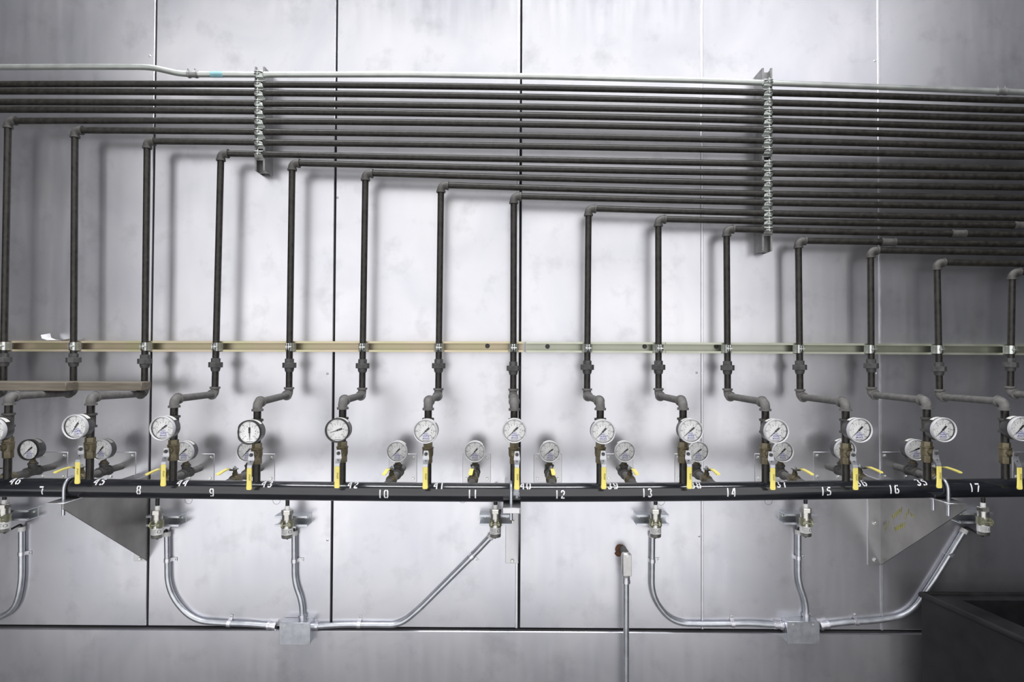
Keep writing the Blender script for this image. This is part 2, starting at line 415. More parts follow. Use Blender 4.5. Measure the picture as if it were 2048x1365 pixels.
# ------------------------------------------------------------------ header pipes, risers, offsets, drops
hp = {1: [(0,168.6),(420,169),(820,170.8),(1400,181.8),(1700,191.5),(2048,201.8)],
      2: [(0,183.4),(420,185),(820,187.8),(1400,202.8),(1700,212),(2048,220.5)],
      3: [(0,205),(420,205.8),(820,208),(1400,222),(1700,230.8),(2048,237.6)],
      4: [(0,220.2),(420,221.4),(820,224.5),(1400,240.5),(1700,248),(2048,256.6)],
      5: [(40,243.5),(420,240.8),(820,242.5),(1400,258.6),(1700,267.2),(2048,275)],
      6: [(170,262),(420,262.8),(820,265),(1400,280.2),(1700,287.8),(2048,293.8)],
      7: [(312,283.8),(420,284),(820,286.2),(1400,300.2),(1700,306.8),(2048,312.6)],
      8: [(458,308.8),(820,311.6),(1440,327.5),(1720,333),(2048,336.9)],
      9: [(600,328),(820,330),(1440,345.8),(1720,350.8),(2048,354)],
      10: [(745,347.3),(820,348.7),(1440,365.2),(1720,370.9),(2048,375)],
      11: [(900,371),(1440,385.5),(1720,391.8),(2048,396)],
      12: [(1040,392.8),(1440,403.4),(1720,409.2),(2048,415)],
      13: [(1190,417.3),(1440,424.8),(1720,430.7),(2048,436)],
      14: [(1330,438.4),(1440,441.6),(1720,446.3),(2048,451.5)],
      15: [(1470,458.7),(1560,460.7),(1720,464.8),(2048,469.3)],
      16: [(1615,481.8),(1720,483.8),(2048,489)],
      17: [(1765,501.2),(2048,506)],
      18: [(1895,525.5),(2048,528)],
      19: [(2040,544.6),(2090,545)]}
fit = {k: np.polyfit([q[0] for q in v], [q[1] for q in v], 2 if len(v) > 3 else 1) for k, v in hp.items()}
def hy(k, x): return float(np.polyval(fit[k], x))
top_x = {5: 16.5, 6: 150, 7: 294.5, 8: 442, 9: 584.6, 10: 731, 11: 882, 12: 1027.5, 13: 1177, 14: 1316.5, 15: 1453, 16: 1596.5, 17: 1740.8, 18: 1873.5, 19: 2024}
bot_x = {5: 6.5, 6: 146.8, 7: 289, 8: 429.7, 9: 577.9, 10: 724.2, 11: 876.5, 12: 1026.5, 13: 1174, 14: 1317, 15: 1455.3, 16: 1600, 17: 1742.5, 18: 1878.8, 19: 2020}
nut_y = {5: 720, 6: 720.5, 7: 723, 8: 730, 9: 731, 10: 732, 11: 732, 12: 737, 13: 735, 14: 735, 15: 736, 16: 735, 17: 732, 18: 738, 19: 730}
low_y = {5: 787, 6: 786, 7: 788, 8: 789, 9: 790, 10: 791, 11: 792, 12: 793, 13: 792.5, 14: 792, 15: 792.5, 16: 794, 17: 789.5, 18: 794, 19: 788}
drop_x = {6: 18, 7: 182, 8: 348.5, 9: 515, 10: 685.5, 11: 856.5, 12: 1028.5, 13: 1200.5, 14: 1366, 15: 1530.5, 16: 1691, 17: 1853, 18: 2009, 19: 2166}
coll_y = {6: 811, 7: 811.5, 8: 816, 9: 823, 10: 819.5, 11: 821, 12: 822, 13: 821, 14: 820.5, 15: 822.5, 16: 822.5, 17: 819, 18: 821.5, 19: 816}
number_of = {k: str(52-k) for k in range(6, 19)}
rail_y = lambda x: 692.5+(x/2048.0)*7.6
def elbow(mb, c, d1, d2, L=0.030, r=0.0160, bead=0.0200):
    c = Vector(c); d1 = Vector(d1).normalized(); d2 = Vector(d2).normalized()
    pts = [c+d1*L, c+d1*(L-0.0075), c+d1*(L-0.0078)]
    rad = [bead, bead, r]
    n = 9; a = L-0.0085
    for k in range(n+1):
        t = k/n; pts.append((c+d1*a)*(1-t)**2+(c)*2*t*(1-t)+(c+d2*a)*t*t); rad.append(r)
    pts += [c+d2*(L-0.0078), c+d2*(L-0.0075), c+d2*L]; rad += [r, bead, bead]
    mb.tube(pts, rad, 18)
def beaded(mb, a, b, r, bead, bl=0.007):
    a = Vector(a); b = Vector(b); d = (b-a).normalized()
    mb.tube([a, a+d*bl, a+d*(bl+0.0004), b-d*(bl+0.0004), b-d*bl, b], [bead, bead, r, r, bead, bead], 18)
# manifold axis (slightly bowed between its brackets)
man_px = [(0,975.8),(182,976.2),(348,978.8),(515,981.5),(685,983.8),(856,985),(1028,985.2),(1200,985),(1365,983.8),(1530,982),(1690,980.5),(1852,978),(2048,975.5)]
man_fit = np.polyfit([q[0] for q in man_px], [q[1] for q in man_px], 4)
def man_at(px):
    px_c = min(max(px, 0), 2048)
    return P(px, float(np.polyval(man_fit, px_c)), YM)
RM = 0.0325
drops = {}
lo_dir = {}
for k in range(1, 20):
    ordw = ['highest', 'second highest', 'third highest', 'fourth highest'][k-1] if k < 5 else ''
    if k < 5:
        lab = 'dark iron pipe, %s of the dark horizontal pipes, running the full width' % ordw
        root_loc = P(0, hy(k, 0), YP)
    else:
        if k == 5: lab = 'dark iron pipe turning down at the far left edge of the wall'
        elif k == 19: lab = 'dark iron pipe turning down at the far right edge of the wall'
        elif k == 18: lab = 'dark iron pipe line with the second riser from the right edge'
        else: lab = 'dark iron pipe line dropping to the stencilled number %s on the manifold' % number_of[k]
        root_loc = P(top_x[k], hy(k, top_x[k]+14), YP)
    t = thing('pipe_line', root_loc, lab, 'pipe', 'iron pipe lines on the wall')
    xs0 = -75 if k < 5 else None
    corner = P(top_x[k], hy(k, top_x[k]+14), YP) if k >= 5 else None
    path = []
    xstart = -75 if k < 5 else top_x[k]+13
    for x in np.linspace(xstart, 2125, 14 if k < 17 else 6): path.append(P(x, hy(k, min(max(x, -30), 2080)), YP))
    h = MB(); h.tube(path, RP, 16); h.build('header_pipe', M['pipe'], t)
    cps = {15: [1916], 14: [2041], 16: [1776]}.get(k, [])
    for cp in cps:
        c = MB(); a = P(cp-14, hy(k, cp-14), YP); b = P(cp+14, hy(k, cp+14), YP)
        beaded(c, a, b, 0.0155, 0.0172); c.build('coupling', M['fit'], t)
    if k < 5: continue
    low = P(bot_x[k], low_y[k], YP)
    down = (low-corner).normalized(); right = (path[1]-path[0]).normalized()
    e = MB(); elbow(e, corner, right, down, bead=0.0184); e.build('elbow', M['fit'], t)
    a = corner+down*0.024; b = low-down*0.024
    ny = P(bot_x[k], nut_y[k], YP); un = corner+down*((ny-corner).dot(down))
    rp = MB(); rp.tube([a, un+down*-0.022], RP, 16); rp.build('riser_pipe', M['pipe'], t)
    lp = MB(); lp.tube([un+down*0.020, b], RP, 16); lp.build('nipple', M['pipe'], t)
    u = MB()
    u.lathe([(0.0150, -0.0265), (0.0175, -0.0255), (0.0175, -0.010)], un, down, 8, math.pi/8)
    u.lathe([(0.0255, -0.0105), (0.0268, -0.0095), (0.0268, 0.0095), (0.0255, 0.0105)], un, down, 8, math.pi/8+0.1*k)
    u.lathe([(0.0185, 0.010), (0.0185, 0.016), (0.0155, 0.0265)], un, down, 18)
    u.build('union', M['union'], t)
    place = corner+down*((P(bot_x[k], rail_y(bot_x[k]), YP)-corner).dot(down))
    drops[k] = dict(clamp=place)
    # lower elbow and the offset pipe out to the valve drop
    dx = drop_x.get(k, bot_x[k]-170 if k == 5 else None)
    if k == 5: dx = -150
    yaxis = coll_y.get(k, 811)-17.5
    front = P(dx, yaxis, YM)
    out = (front-low).normalized()
    e = MB(); elbow(e, low, -down, out); e.build('elbow', M['dust'] if k > 7 else M['fit'], t)
    j = MB(); j.tube([low+out*0.022, front-out*0.022], RP, 16); j.build('offset_pipe', M['dust'], t)
    mz = man_at(dx)
    fdown = (Vector((mz.x, YM, mz.z))-front).normalized()
    e = MB(); elbow(e, front, -out, fdown); e.build('elbow', M['dust'], t)
    S = 0.0017
    z0 = front.z
    vtop = z0-0.142; vbot = z0-0.215
    n = MB()
    n.tube([front+fdown*0.022, Vector((front.x, YM, z0-0.066))], RP, 16)
    n.build('nipple', M['pipe'], t); n = MB()
    n.tube([Vector((front.x, YM, z0-0.100)), Vector((front.x, YM, vtop+0.001))], RP, 16)
    n.build('nipple', M['pipe'], t)
    te = MB(); beaded(te, (front.x, YM, z0-0.058), (front.x, YM, z0-0.107), 0.0162, 0.0206)
    beaded(te, (front.x, YM-0.010, z0-0.083), (front.x, YM-0.027, z0-0.083), 0.0150, 0.0170, 0.005)
    te.build('tee', M['fit'], t)
    sb = MB(); sb.tube([Vector((front.x, YM, vbot+0.001)), Vector((front.x, YM, mz.z+RM-0.004))], RP, 16); sb.build('stub_pipe', M['pipe'], t)
    drops[k].update(x=front.x, z0=z0, vtop=vtop, vbot=vbot, tee_z=z0-0.083, mz=mz.z)

# clamps on the rail
rail_ord = {5: 'far left edge riser', 18: 'second riser from the right edge', 19: 'far right edge riser'}
for k in range(5, 20):
    w = rail_ord.get(k) or 'riser of line %s' % number_of[k]
    place_clamp(drops[k]['clamp'], 0, 'silver pipe clamp holding the %s to the strut rail' % w, 'clamps on the strut rail')
# clamps on the two uprights
names = ['pale conduit', 'highest dark pipe', 'second dark pipe', 'third dark pipe', 'fourth dark pipe', 'fifth dark pipe', 'sixth dark pipe', 'seventh dark pipe',
         'eighth dark pipe', 'ninth dark pipe', 'tenth dark pipe', 'eleventh dark pipe', 'twelfth dark pipe', 'thirteenth dark pipe', 'fourteenth dark pipe', 'lowest clamped pipe']
cond_px = [(-75,134.6),(0,134.5),(180,133.8),(286,134),(310,136),(335,142),(358,147),(385,148.8),(520,149.3),(820,149),(1100,153.5),(1400,161),(1700,172),(2048,185),(2125,188)]
def cy(x): return float(np.interp(x, [q[0] for q in cond_px], [q[1] for q in cond_px]))
for (px, last, side) in ((519.5, 8, 'left'), (1534.5, 15, 'right')):
    for i in range(0, last+1):
        y = cy(px) if i == 0 else hy(i, px)
        p = P(px, y, YP)
        nm = names[i] if not (side == 'left' and i == 8) else 'lowest clamped pipe'
        place_clamp(p, -math.pi/2, 'silver clamp holding the %s to the %s upright strut' % (nm, side), 'clamps on the %s upright strut' % side)

# pale conduit at the top
t = thing('top_conduit', P(0, 134.5, YP), 'pale conduit above all the dark pipes, stepping down near the left', 'conduit')
c = MB()
cp = [P(x, y, YP) for x, y in cond_px]
c.tube(arc_fillet(cp, 0.03, 4), 0.0118, 14); c.build('conduit_pipe', M['emt'], t)
tp = MB(); tp.cyl(P(422, 149, YP), P(447, 149.1, YP), 0.0121, 14); tp.build('tape_wrap', M['teal'], t)
for cx in (386, 2004):
    q = MB()
    y = cy(cx)
    q.cyl(P(cx-11, cy(cx-11), YP), P(cx+11, cy(cx+11), YP), 0.0132, 14)
    for dx in (-9, 5):
        q.cyl(P(cx+dx, y, YP), P(cx+dx+3.5, y, YP), 0.0152, 14)
        a = P(cx+dx+1.5, y, YP); q.cyl(a, a+Vector((-0.004, -0.004, 0.021)), 0.003, 8)
    q.build('set_screw_coupling', M['galvold'], t)

# ------------------------------------------------------------------ manifold with stencilled numbers
strokes = {
 '0': [[(.26,.97),(.1,.82),(.1,.18),(.26,.03)], [(.38,.97),(.54,.82),(.54,.18),(.38,.03)]],
 '1': [[(.3,1),(.3,0)]],
 '2': [[(.08,.74),(.16,.92),(.34,.95),(.5,.82),(.48,.62),(.34,.45)], [(.26,.36),(.1,.08),(.54,.08)]],
 '3': [[(.08,.84),(.24,.95),(.42,.92),(.5,.76),(.42,.6),(.34,.56)], [(.34,.45),(.46,.4),(.54,.25),(.44,.08),(.26,.04),(.08,.14)]],
 '4': [[(.42,1),(.42,0)], [(.3,.92),(.04,.34),(.29,.34)]],
 '5': [[(.54,.93),(.2,.93)], [(.13,.84),(.13,.56)], [(.22,.58),(.4,.58),(.53,.44),(.53,.2),(.4,.06)], [(.29,.05),(.08,.13)]],
 '6': [[(.27,.97),(.1,.78),(.1,.2),(.26,.03)], [(.38,.96),(.5,.88)], [(.3,.56),(.44,.52),(.54,.36),(.54,.2),(.38,.03)]],
 '7': [[(.04,.92),(.56,.92)], [(.5,.74),(.36,.42),(.32,0)]],
 '8': [[(.27,.97),(.12,.86),(.12,.64),(.22,.52),(.1,.4),(.1,.16),(.27,.03)], [(.37,.97),(.52,.86),(.52,.64),(.42,.52),(.54,.4),(.54,.16),(.37,.03)]],
 '9': [[(.37,.03),(.54,.22),(.54,.8),(.38,.97)], [(.26,.04),(.12,.12)], [(.34,.44),(.2,.48),(.1,.64),(.1,.8),(.26,.97)]],
}
man_root = thing('manifold_pipe', man_at(1028), 'large glossy black header pipe with white stencilled numbers', 'manifold')
mpath = [man_at(x) for x in np.linspace(-80, 2130, 30)]
mm = MB(); mm.tube(mpath, RM, 40); mm.build('header', M['manifold'], man_root)
mxs = np.array([q.x for q in mpath]); mzs = np.array([q.z for q in mpath])
def mwrap(X, ang, lift=0.0005):
    zc = float(np.interp(X, mxs, mzs))
    return Vector((X, YM-math.cos(ang)*(RM+lift), zc+math.sin(ang)*(RM+lift)))
def ribbon(mb, pl, width, mapf, sub=0.12):
    pts = [Vector((a, b)) for a, b in pl]; rs = [pts[0]]
    for a, b in zip(pts[:-1], pts[1:]):
        n = max(1, int((b-a).length/sub))
        for k in range(1, n+1): rs.append(a+(b-a)*k/n)
    vs = []; fs = []
    for i, p in enumerate(rs):
        d = (rs[min(i+1, len(rs)-1)]-rs[max(i-1, 0)]).normalized(); nn = Vector((-d.y, d.x))*width/2
        vs += [mapf(*(p+nn)), mapf(*(p-nn))]
    for i in range(len(rs)-1): fs.append((i*2, i*2+1, i*2+3, i*2+2))
    mb.add(vs, fs)
def stencil(txt, X, angc, H):
    mb = MB(); n = len(txt); adv = 0.80
    total = adv*(n-1)+0.62
    for i, ch in enumerate(txt):
        for pl in strokes[ch]:
            def f(u, v, i=i): return mwrap(X+((u+i*adv)-total/2)*H*0.86, angc+(v-0.5)*H/RM)
            ribbon(mb, pl, 0.17, f)
    mb.build('stencil_number', M['paint'], man_root)
fr = RM
for txt, px, py in (('7',83,982),('8',277,981),('9',423,986),('10',766,989),('11',945,989),('12',1120,990),('13',1294,986.5),('14',1462,985.5),('15',1652,983.5),('16',1788,979.5),('17',1950,976)):
    p = P(px, py, YM-RM); zc = float(np.interp(p.x, mxs, mzs))
    stencil(txt, p.x, math.asin(max(-.9, min(.9, (p.z-zc)/RM))), 0.0295)
for k, px in ((6,31),(7,199),(8,365),(9,534),(10,706),(11,878),(12,1051),(13,1225),(14,1391),(15,1562),(16,1722),(17,1842)):
    p = P(px, 968, YM-RM*0.6)
    stencil(number_of[k], p.x, math.radians(57), 0.0300)
sm = MB()
for (u0, u1, a0, a1) in ((-0.012, 0.006, 0.75, 0.35), (-0.014, 0.004, 0.35, -0.1), (-0.006, 0.002, -0.1, -0.45), (0.004, 0.0065, 0.30, -0.25)):
    X0 = P(1035, 980, YM-RM).x
    vs = []; fs = []
    for i in range(7):
        a = a0+(a1-a0)*i/6; w = 0.0012*math.sin(i*2.3)
        vs += [mwrap(X0+u0+w, a, 0.0004), mwrap(X0+u1-w, a, 0.0004)]
    for i in range(6): fs.append((2*i, 2*i+1, 2*i+3, 2*i+2))
    sm.add(vs, fs)
sm.build('paint_smear', M['smear'], man_root)

# ------------------------------------------------------------------ gauges
GR = 0.0405
def gdir(a): return math.cos(a), math.sin(a)
def make_gauge(kind):
    """dial centre at origin facing -Y; case goes back to +Y. kind: 'back' or 'bottom' connection"""
    t = thing('pressure_gauge', (0,0,0), 'x', 'gauge')
    c = MB(); c.lathe([(GR*0.55, 0.040), (GR*0.93, 0.0395), (GR*0.98, 0.036), (GR*0.98, -0.004), (GR*0.90, -0.004), (GR*0.90, 0.004), (0.001, 0.004)], (0,0,0), (0,1,0), 40)
    case = c.build('case', M['case'], t)
    s = MB(); vs = []; fs = []
    for i in range(15):
        a = math.radians(40+90*i/14)
        for y in (0.010, 0.028): vs.append((math.cos(a)*GR*0.993, y, math.sin(a)*GR*0.993))
    for i in range(14): fs.append((2*i, 2*i+1, 2*i+3, 2*i+2))
    s.add(vs, fs); s.build('sticker', M['sticker'], case)
    b = MB(); b.lathe([(GR*0.985, 0.006), (GR*1.02, 0.0025), (GR*1.02, -0.008), (GR*0.99, -0.0105), (GR*0.945, -0.0100), (GR*0.915, -0.006), (GR*0.915, 0.002)], (0,0,0), (0,1,0), 44, cap=False)
    b.build('bezel', M['bezel'], t)
    d = MB(); d.lathe([(GR*0.925, 0.002), (GR*0.925, 0.0005), (0.0001, 0.0005)], (0,0,0), (0,1,0), 40)
    dial = d.build('dial', M['dial'], t)
    mk = MB(); y = -0.0002
    def tick(a, r0, r1, w):
        ca, sa = gdir(a); n = Vector((-sa, 0, ca))*w/2; p0 = Vector((ca*r0, y, sa*r0)); p1 = Vector((ca*r1, y, sa*r1))
        mk.add([p0-n, p0+n, p1+n, p1-n], [(0,1,2,3)])
    def txt(sv, sx, sz, size):
        v, f = text_geo(sv, size); mk.add([(q.x+sx, y, q.y+sz) for q in v], f)
    for i in range(0, 31):
        a = math.radians(225-270*i/30); tick(a, GR*0.62, GR*(0.69 if i % 5 == 0 else 0.65), 0.0005 if i % 5 else 0.0010)
    for i in range(7):
        a = math.radians(225-45*i); ca, sa = gdir(a); txt(str(25*i), ca*GR*0.78, sa*GR*0.78, 0.0066)
    for i in range(11):
        a = math.radians(225-27*i); ca, sa = gdir(a); txt(str(i), ca*GR*0.50, sa*GR*0.50, 0.0070)
    ring = MB()
    n = 40
    for i in range(n):
        a0 = math.radians(225-270*i/n); a1 = math.radians(225-270*(i+1)/n)
        for rr in (GR*0.62,):
            mk.add([(math.cos(a0)*rr, y, math.sin(a0)*rr), (math.cos(a1)*rr, y, math.sin(a1)*rr), (math.cos(a1)*(rr+0.0003), y, math.sin(a1)*(rr+0.0003)), (math.cos(a0)*(rr+0.0003), y, math.sin(a0)*(rr+0.0003))], [(0,1,2,3)])
    txt('psi', -0.006, -GR*0.58, 0.004); txt('bar', 0.006, -GR*0.58, 0.004)
    mk.box((0, y, -GR*0.77), (0.022, 0.0001, 0.0011))
    mk.build('scale_markings', M['ink'], dial)
    nt = MB()
    for sv, sz, size in (('NO', -GR*0.23, 0.0085), ('WPE', -GR*0.42, 0.0100), ('SPACE', -GR*0.62, 0.0080)):
        v, f = text_geo(sv, size); nt.add([(q.x*1.1+0.001, -0.0006, q.y+sz) for q in v], f)
    nt.build('handwritten_note', M['blue'], dial)
    nd = MB()
    nd.prism([(-0.0016,0.0),(-0.0003,0.028),(0.0003,0.028),(0.0016,0.0),(0.0016,-0.003),(0.0030,-0.005),(0.0030,-0.0165),(-0.0030,-0.0165),(-0.0030,-0.005),(-0.0015,-0.004)], lambda u, v, h: Vector((u, h, v)), -0.0022, -0.0014)
    nd.lathe([(0.0032, -0.0012), (0.0032, -0.003), (0.002, -0.0036)], (0,0,0), (0,1,0), 14)
    nd.build('needle', M['ink'], t)
    ln = MB(); ln.lathe([(GR*0.92, -0.0060), (GR*0.87, -0.0066), (0.0001, -0.0070)], (0,0,0), (0,1,0), 40, cap=False)
    ln.build('lens', M['lens'], t)
    s = MB()
    if kind == 'back':
        s.lathe([(0.010, 0.038), (0.010, 0.052)], (0,0,0), (0,1,0), 6); s.lathe([(0.0075, 0.05), (0.0075, 0.066)], (0,0,0), (0,1,0), 12)
    else:
        s.lathe([(0.0095, 0.036), (0.0095, 0.052)], (0, 0.020, 0), (0,0,-1), 4, math.pi/4); s.lathe([(0.0070, 0.05), (0.0070, 0.064)], (0, 0.020, 0), (0,0,-1), 12)
    s.build('stem', M['brass'], t)
    return t
gb = make_gauge('back'); gl = make_gauge('bottom')
used = {'back': False, 'bottom': False}
def set_child(o, nm, **kw):
    for ch in o.children:
        if ch.name.split('.')[0] == nm:
            if 'rot' in kw: ch.rotation_euler = (0, kw['rot'], 0)
            if 'mat' in kw:
                ch.data = ch.data.copy(); ch.data.materials.clear(); ch.data.materials.append(kw['mat'])
            return ch
def place_gauge(kind, p, needle_deg, label, group, note=True, note_rot=0.0):
    pr = gb if kind == 'back' else gl
    o = pr if not used[kind] else copy_tree(pr)
    used[kind] = True
    o.location = p; o['label'] = label; o['group'] = group; o['category'] = 'gauge'
    set_child(o, 'needle', rot=math.radians(90-needle_deg))
    d = set_child(o, 'dial')
    for ch in list(d.children):
        if ch.name.startswith('handwritten_note'):
            ch.rotation_euler = (0, note_rot, 0)
            if not note: bpy.data.objects.remove(ch)
    return o
up_g = {6: (-9, 861), 7: (150, 854), 8: (326, 857), 9: (500, 865), 10: (676, 861), 11: (852, 863), 12: (1029, 862), 13: (1206, 864), 14: (1384, 862), 15: (1555, 863), 16: (1722, 861), 17: (1890, 860), 18: (2041, 858)}
ndl = {6: 225, 7: 238, 8: 218, 9: 272, 10: 199, 11: 223, 12: 224, 13: 228, 14: 221, 15: 224, 16: 226, 17: 228, 18: 228}
for k in sorted(up_g, key=lambda q: (q in (9, 10), q)):
    px, py = up_g[k]
    Yd = YM-0.082
    p = P(px, py, Yd-0.010); 
    p = Vector((drops[k]['x']+ (p.x-drops[k]['x'])*0.6, Yd, drops[k]['tee_z']))
    p.z = P(px, py, Yd).z
    if k == 9: lab = 'pressure gauge with broken black rim above stencilled number 43'
    elif k == 10: lab = 'pressure gauge with thin dark rim and no blue writing above number 42'
    elif k == 18: lab = 'upper pressure gauge cut off by the right edge of the photo'
    elif k == 6: lab = 'upper pressure gauge cut off by the left edge of the photo'
    else: lab = 'white upper pressure gauge with blue writing above stencilled number %s' % number_of[k]
    o = place_gauge('back', p, ndl[k], lab, 'upper pressure gauges on the valve drops', note=k not in (9, 10), note_rot=math.radians(-14) if k == 7 else 0)
    drops[k]['gauge'] = o
# the two gauges with dark rims
o = drops[10]['gauge']; set_child(o, 'bezel', mat=M['case'])
o = drops[9]['gauge']
bz = set_child(o, 'bezel', mat=M['case'])
# broken rim: the left side is pushed in flat
for v in bz.data.vertices:
    if v.co.x < -GR*0.86: v.co.x = -GR*0.86-(abs(v.co.x)-GR*0.86)*0.2
for ch in list(o.children):
    if ch.name.startswith('lens'): bpy.data.objects.remove(ch)

# ------------------------------------------------------------------ ball valves on the drops
def make_drop_valve():
    """top of brass body at origin, body hangs down -Z, handle in front (-Y)"""
    t = thing('ball_valve', (0,0,0), 'x', 'ball valve')
    b = MB()
    b.lathe([(0.0158, 0.0), (0.0170, 0.001), (0.0170, 0.017)], (0,0,0), (0,0,-1), 6, 0)
    b.lathe([(0.0165, 0.016), (0.0205, 0.0175), (0.0205, 0.021), (0.0190, 0.0225), (0.0190, 0.040), (0.0172, 0.049)], (0,0,0), (0,0,-1), 24)
    b.lathe([(0.0172, 0.048), (0.0172, 0.071), (0.016, 0.073)], (0,0,0), (0,0,-1), 6, 0.0)
    b.lathe([(0.0105, 0.010), (0.0105, 0.030), (0.0075, 0.031), (0.0075, 0.042)], (0,0,-0.034), (0,-1,0), 16)
    b.build('valve_body', M['brass'], t)
    h = MB()
    # handle strip profile in (y, z), bent towards the viewer for the grip
    pr = [(-0.0445, -0.0225), (-0.0445, -0.050), (-0.060, -0.069), (-0.0605, -0.146)]
    hw = [0.0075, 0.0108, 0.0078, 0.0066]
    prr = arc_fillet([Vector((0, a, b_)) for a, b_ in pr], 0.006, 4)
    zs = [-q[1] for q in pr]; 
    vs = []; fs = []; th = 0.0022
    n = len(prr)
    for i, q in enumerate(prr):
        w = float(np.interp(-q.z, [-b_ for a, b_ in pr], hw))
        vs += [(-w, q.y, q.z), (w, q.y, q.z), (w, q.y-th, q.z), (-w, q.y-th, q.z)]
    for i in range(n-1):
        for j in range(4): fs.append((i*4+j, i*4+(j+1) % 4, i*4+4+(j+1) % 4, i*4+4+j))
    fs.append((0,1,2,3)); fs.append(tuple((n-1)*4+j for j in range(4))[::-1])
    h.add(vs, fs)
    hd = h.build('handle', M['lever'], t)
    nu = MB(); nu.lathe([(0.0062, 0.046), (0.0062, 0.0520), (0.005, 0.0530)], (0,0,-0.034), (0,-1,0), 6, 0.3); nu.lathe([(0.0035, 0.05), (0.0035, 0.057)], (0,0,-0.034), (0,-1,0), 10)
    nu.build('nut', M['union'], t)
    ho = MB(); ho.lathe([(0.0018, 0), (0.0018, 0.0006)], (0, -0.0535, -0.0555), (0, -0.78, 0.63), 10); ho.build('hole', M['ink'], hd)
    gp = MB()
    prof = [(0.0082, -0.0760), (0.0084, -0.082), (0.0082, -0.118), (0.0088, -0.135), (0.0096, -0.142), (0.0094, -0.147), (0.0070, -0.1495)]
    vs = []; fs = []
    for i, (w, z) in enumerate(prof):
        y0, y1 = -0.0588, -0.0645; c = 0.0018
        vs += [(-w, y0-c, z), (-w+c, y0, z), (w-c, y0, z), (w, y0-c, z), (w, y1+c, z), (w-c, y1, z), (-w+c, y1, z), (-w, y1+c, z)]
    for i in range(len(prof)-1):
        for j in range(8): fs.append((i*8+j, i*8+(j+1) % 8, i*8+8+(j+1) % 8, i*8+8+j))
    fs.append(tuple(range(8))); fs.append(tuple((len(prof)-1)*8+j for j in range(8))[::-1])
    gp.add(vs, fs); g = gp.build('grip', M['yellow'], t)
    lt = MB(); v, f = text_geo('FNW', 0.0092)
    lt.add([(q.y-0.0004+0.002, -0.0649, -0.1075-q.x) for q in v], f)
    lt.build('lettering', M['ink'], g)
    return t
dv = make_drop_valve(); first = True
lev_b = {6: 966, 7: 968, 8: 974, 9: 979, 10: 978, 11: 982, 12: 977, 13: 979, 14: 977, 15: 979, 16: 974, 17: 969.5, 18: 972}
for k in range(6, 19):
    o = dv if first else copy_tree(dv); first = False
    d = drops[k]
    o.location = (d['x'], YM, d['vtop'])
    if k == 18: lab = 'yellow handled brass ball valve nearest the right edge'
    elif k == 6: lab = 'brass ball valve at the left edge beside stencilled number 46'
    else: lab = 'brass ball valve with hanging yellow handle beside stencilled number %s' % number_of[k]
    o['label'] = lab; o['category'] = 'ball valve'; o['group'] = 'ball valves on the valve drops'
    if k in (12, 13, 14):
        for ch in o.children:
            if ch.name.split('.')[0] in ('handle', 'nut', 'grip'): ch.location.x += {12: 0.010, 13: 0.004, 14: 0.005}[k]

# ------------------------------------------------------------------ wall branches behind the manifold
YG = -0.115
low_g = [(65, 900, 'above the front number 7', 222), (207, 903, 'just right of the ball valve at number 45', 232), (381, 905, 'just right of the ball valve at number 44', 222), (493, 906, 'half hidden behind the ball valve at number 43', 228),
         (790, 910, 'above the front number 10', 226), (944, 910, 'above the front number 11', 230), (1100, 910, 'above the front number 12', 217), (1250, 910, 'right of the ball valve at number 39', 220),
         (1398, 909, 'right of the ball valve at number 38', 218), (1557, 905, 'right of the ball valve at number 37', 226), (1680, 903, 'half hidden behind the ball valve at number 36', 224), (1828, 905, 'half hidden behind the ball valve at number 35', 203)]
pl_c = [108, 244, 401, 522, 806, 953.5, 1095.5, 1238, 1377, 1537, 1655, 1790, 2053]
def make_plate():
    t = thing('wall_plate', (0,0,0), 'x', 'wall plate')
    m = MB(); m.bbox((0, -0.0016, 0), (0.116, 0.0032, 0.118), 0.001); m.build('plate', M['plate'], t)
    for sx in (-1, 1):
        for sz in (-1, 1):
            b = MB(); bolt_head(b, (sx*0.043, -0.0032, sz*0.043), 0.0062, 0.005); b.build('bolt', M['clamp'], t)
    return t
def make_branch():
    """axis along -Y from the wall plate at origin"""
    t = thing('branch_pipe', (0,0,0), 'x', 'pipe')
    m = MB(); m.tube([(0, -0.0035, 0), (0, -0.095, 0)], 0.0134, 16); m.build('nipple', M['dust'], t)
    m = MB(); beaded(m, (0, YG+0.033, 0), (0, YG-0.033, 0), 0.0170, 0.0200); beaded(m, (0, YG, 0.010), (0, YG, 0.034), 0.0155, 0.0180)
    m.build('tee', M['fit'], t)
    m = MB(); m.lathe([(0.0135, 0.034), (0.0135, 0.041)], (0, YG, 0), (0,0,1), 6); m.build('bushing', M['brass'], t)
    m = MB(); m.tube([(0, YG-0.025, 0), (0, -0.2055, 0)], 0.0134, 16); m.build('nipple', M['dust'], t)
    m = MB(); m.tube([(0, -0.2785, 0), (0, YM+RM*0.96, 0)], 0.0134, 16); m.build('nipple', M['dust'], t)
    return t
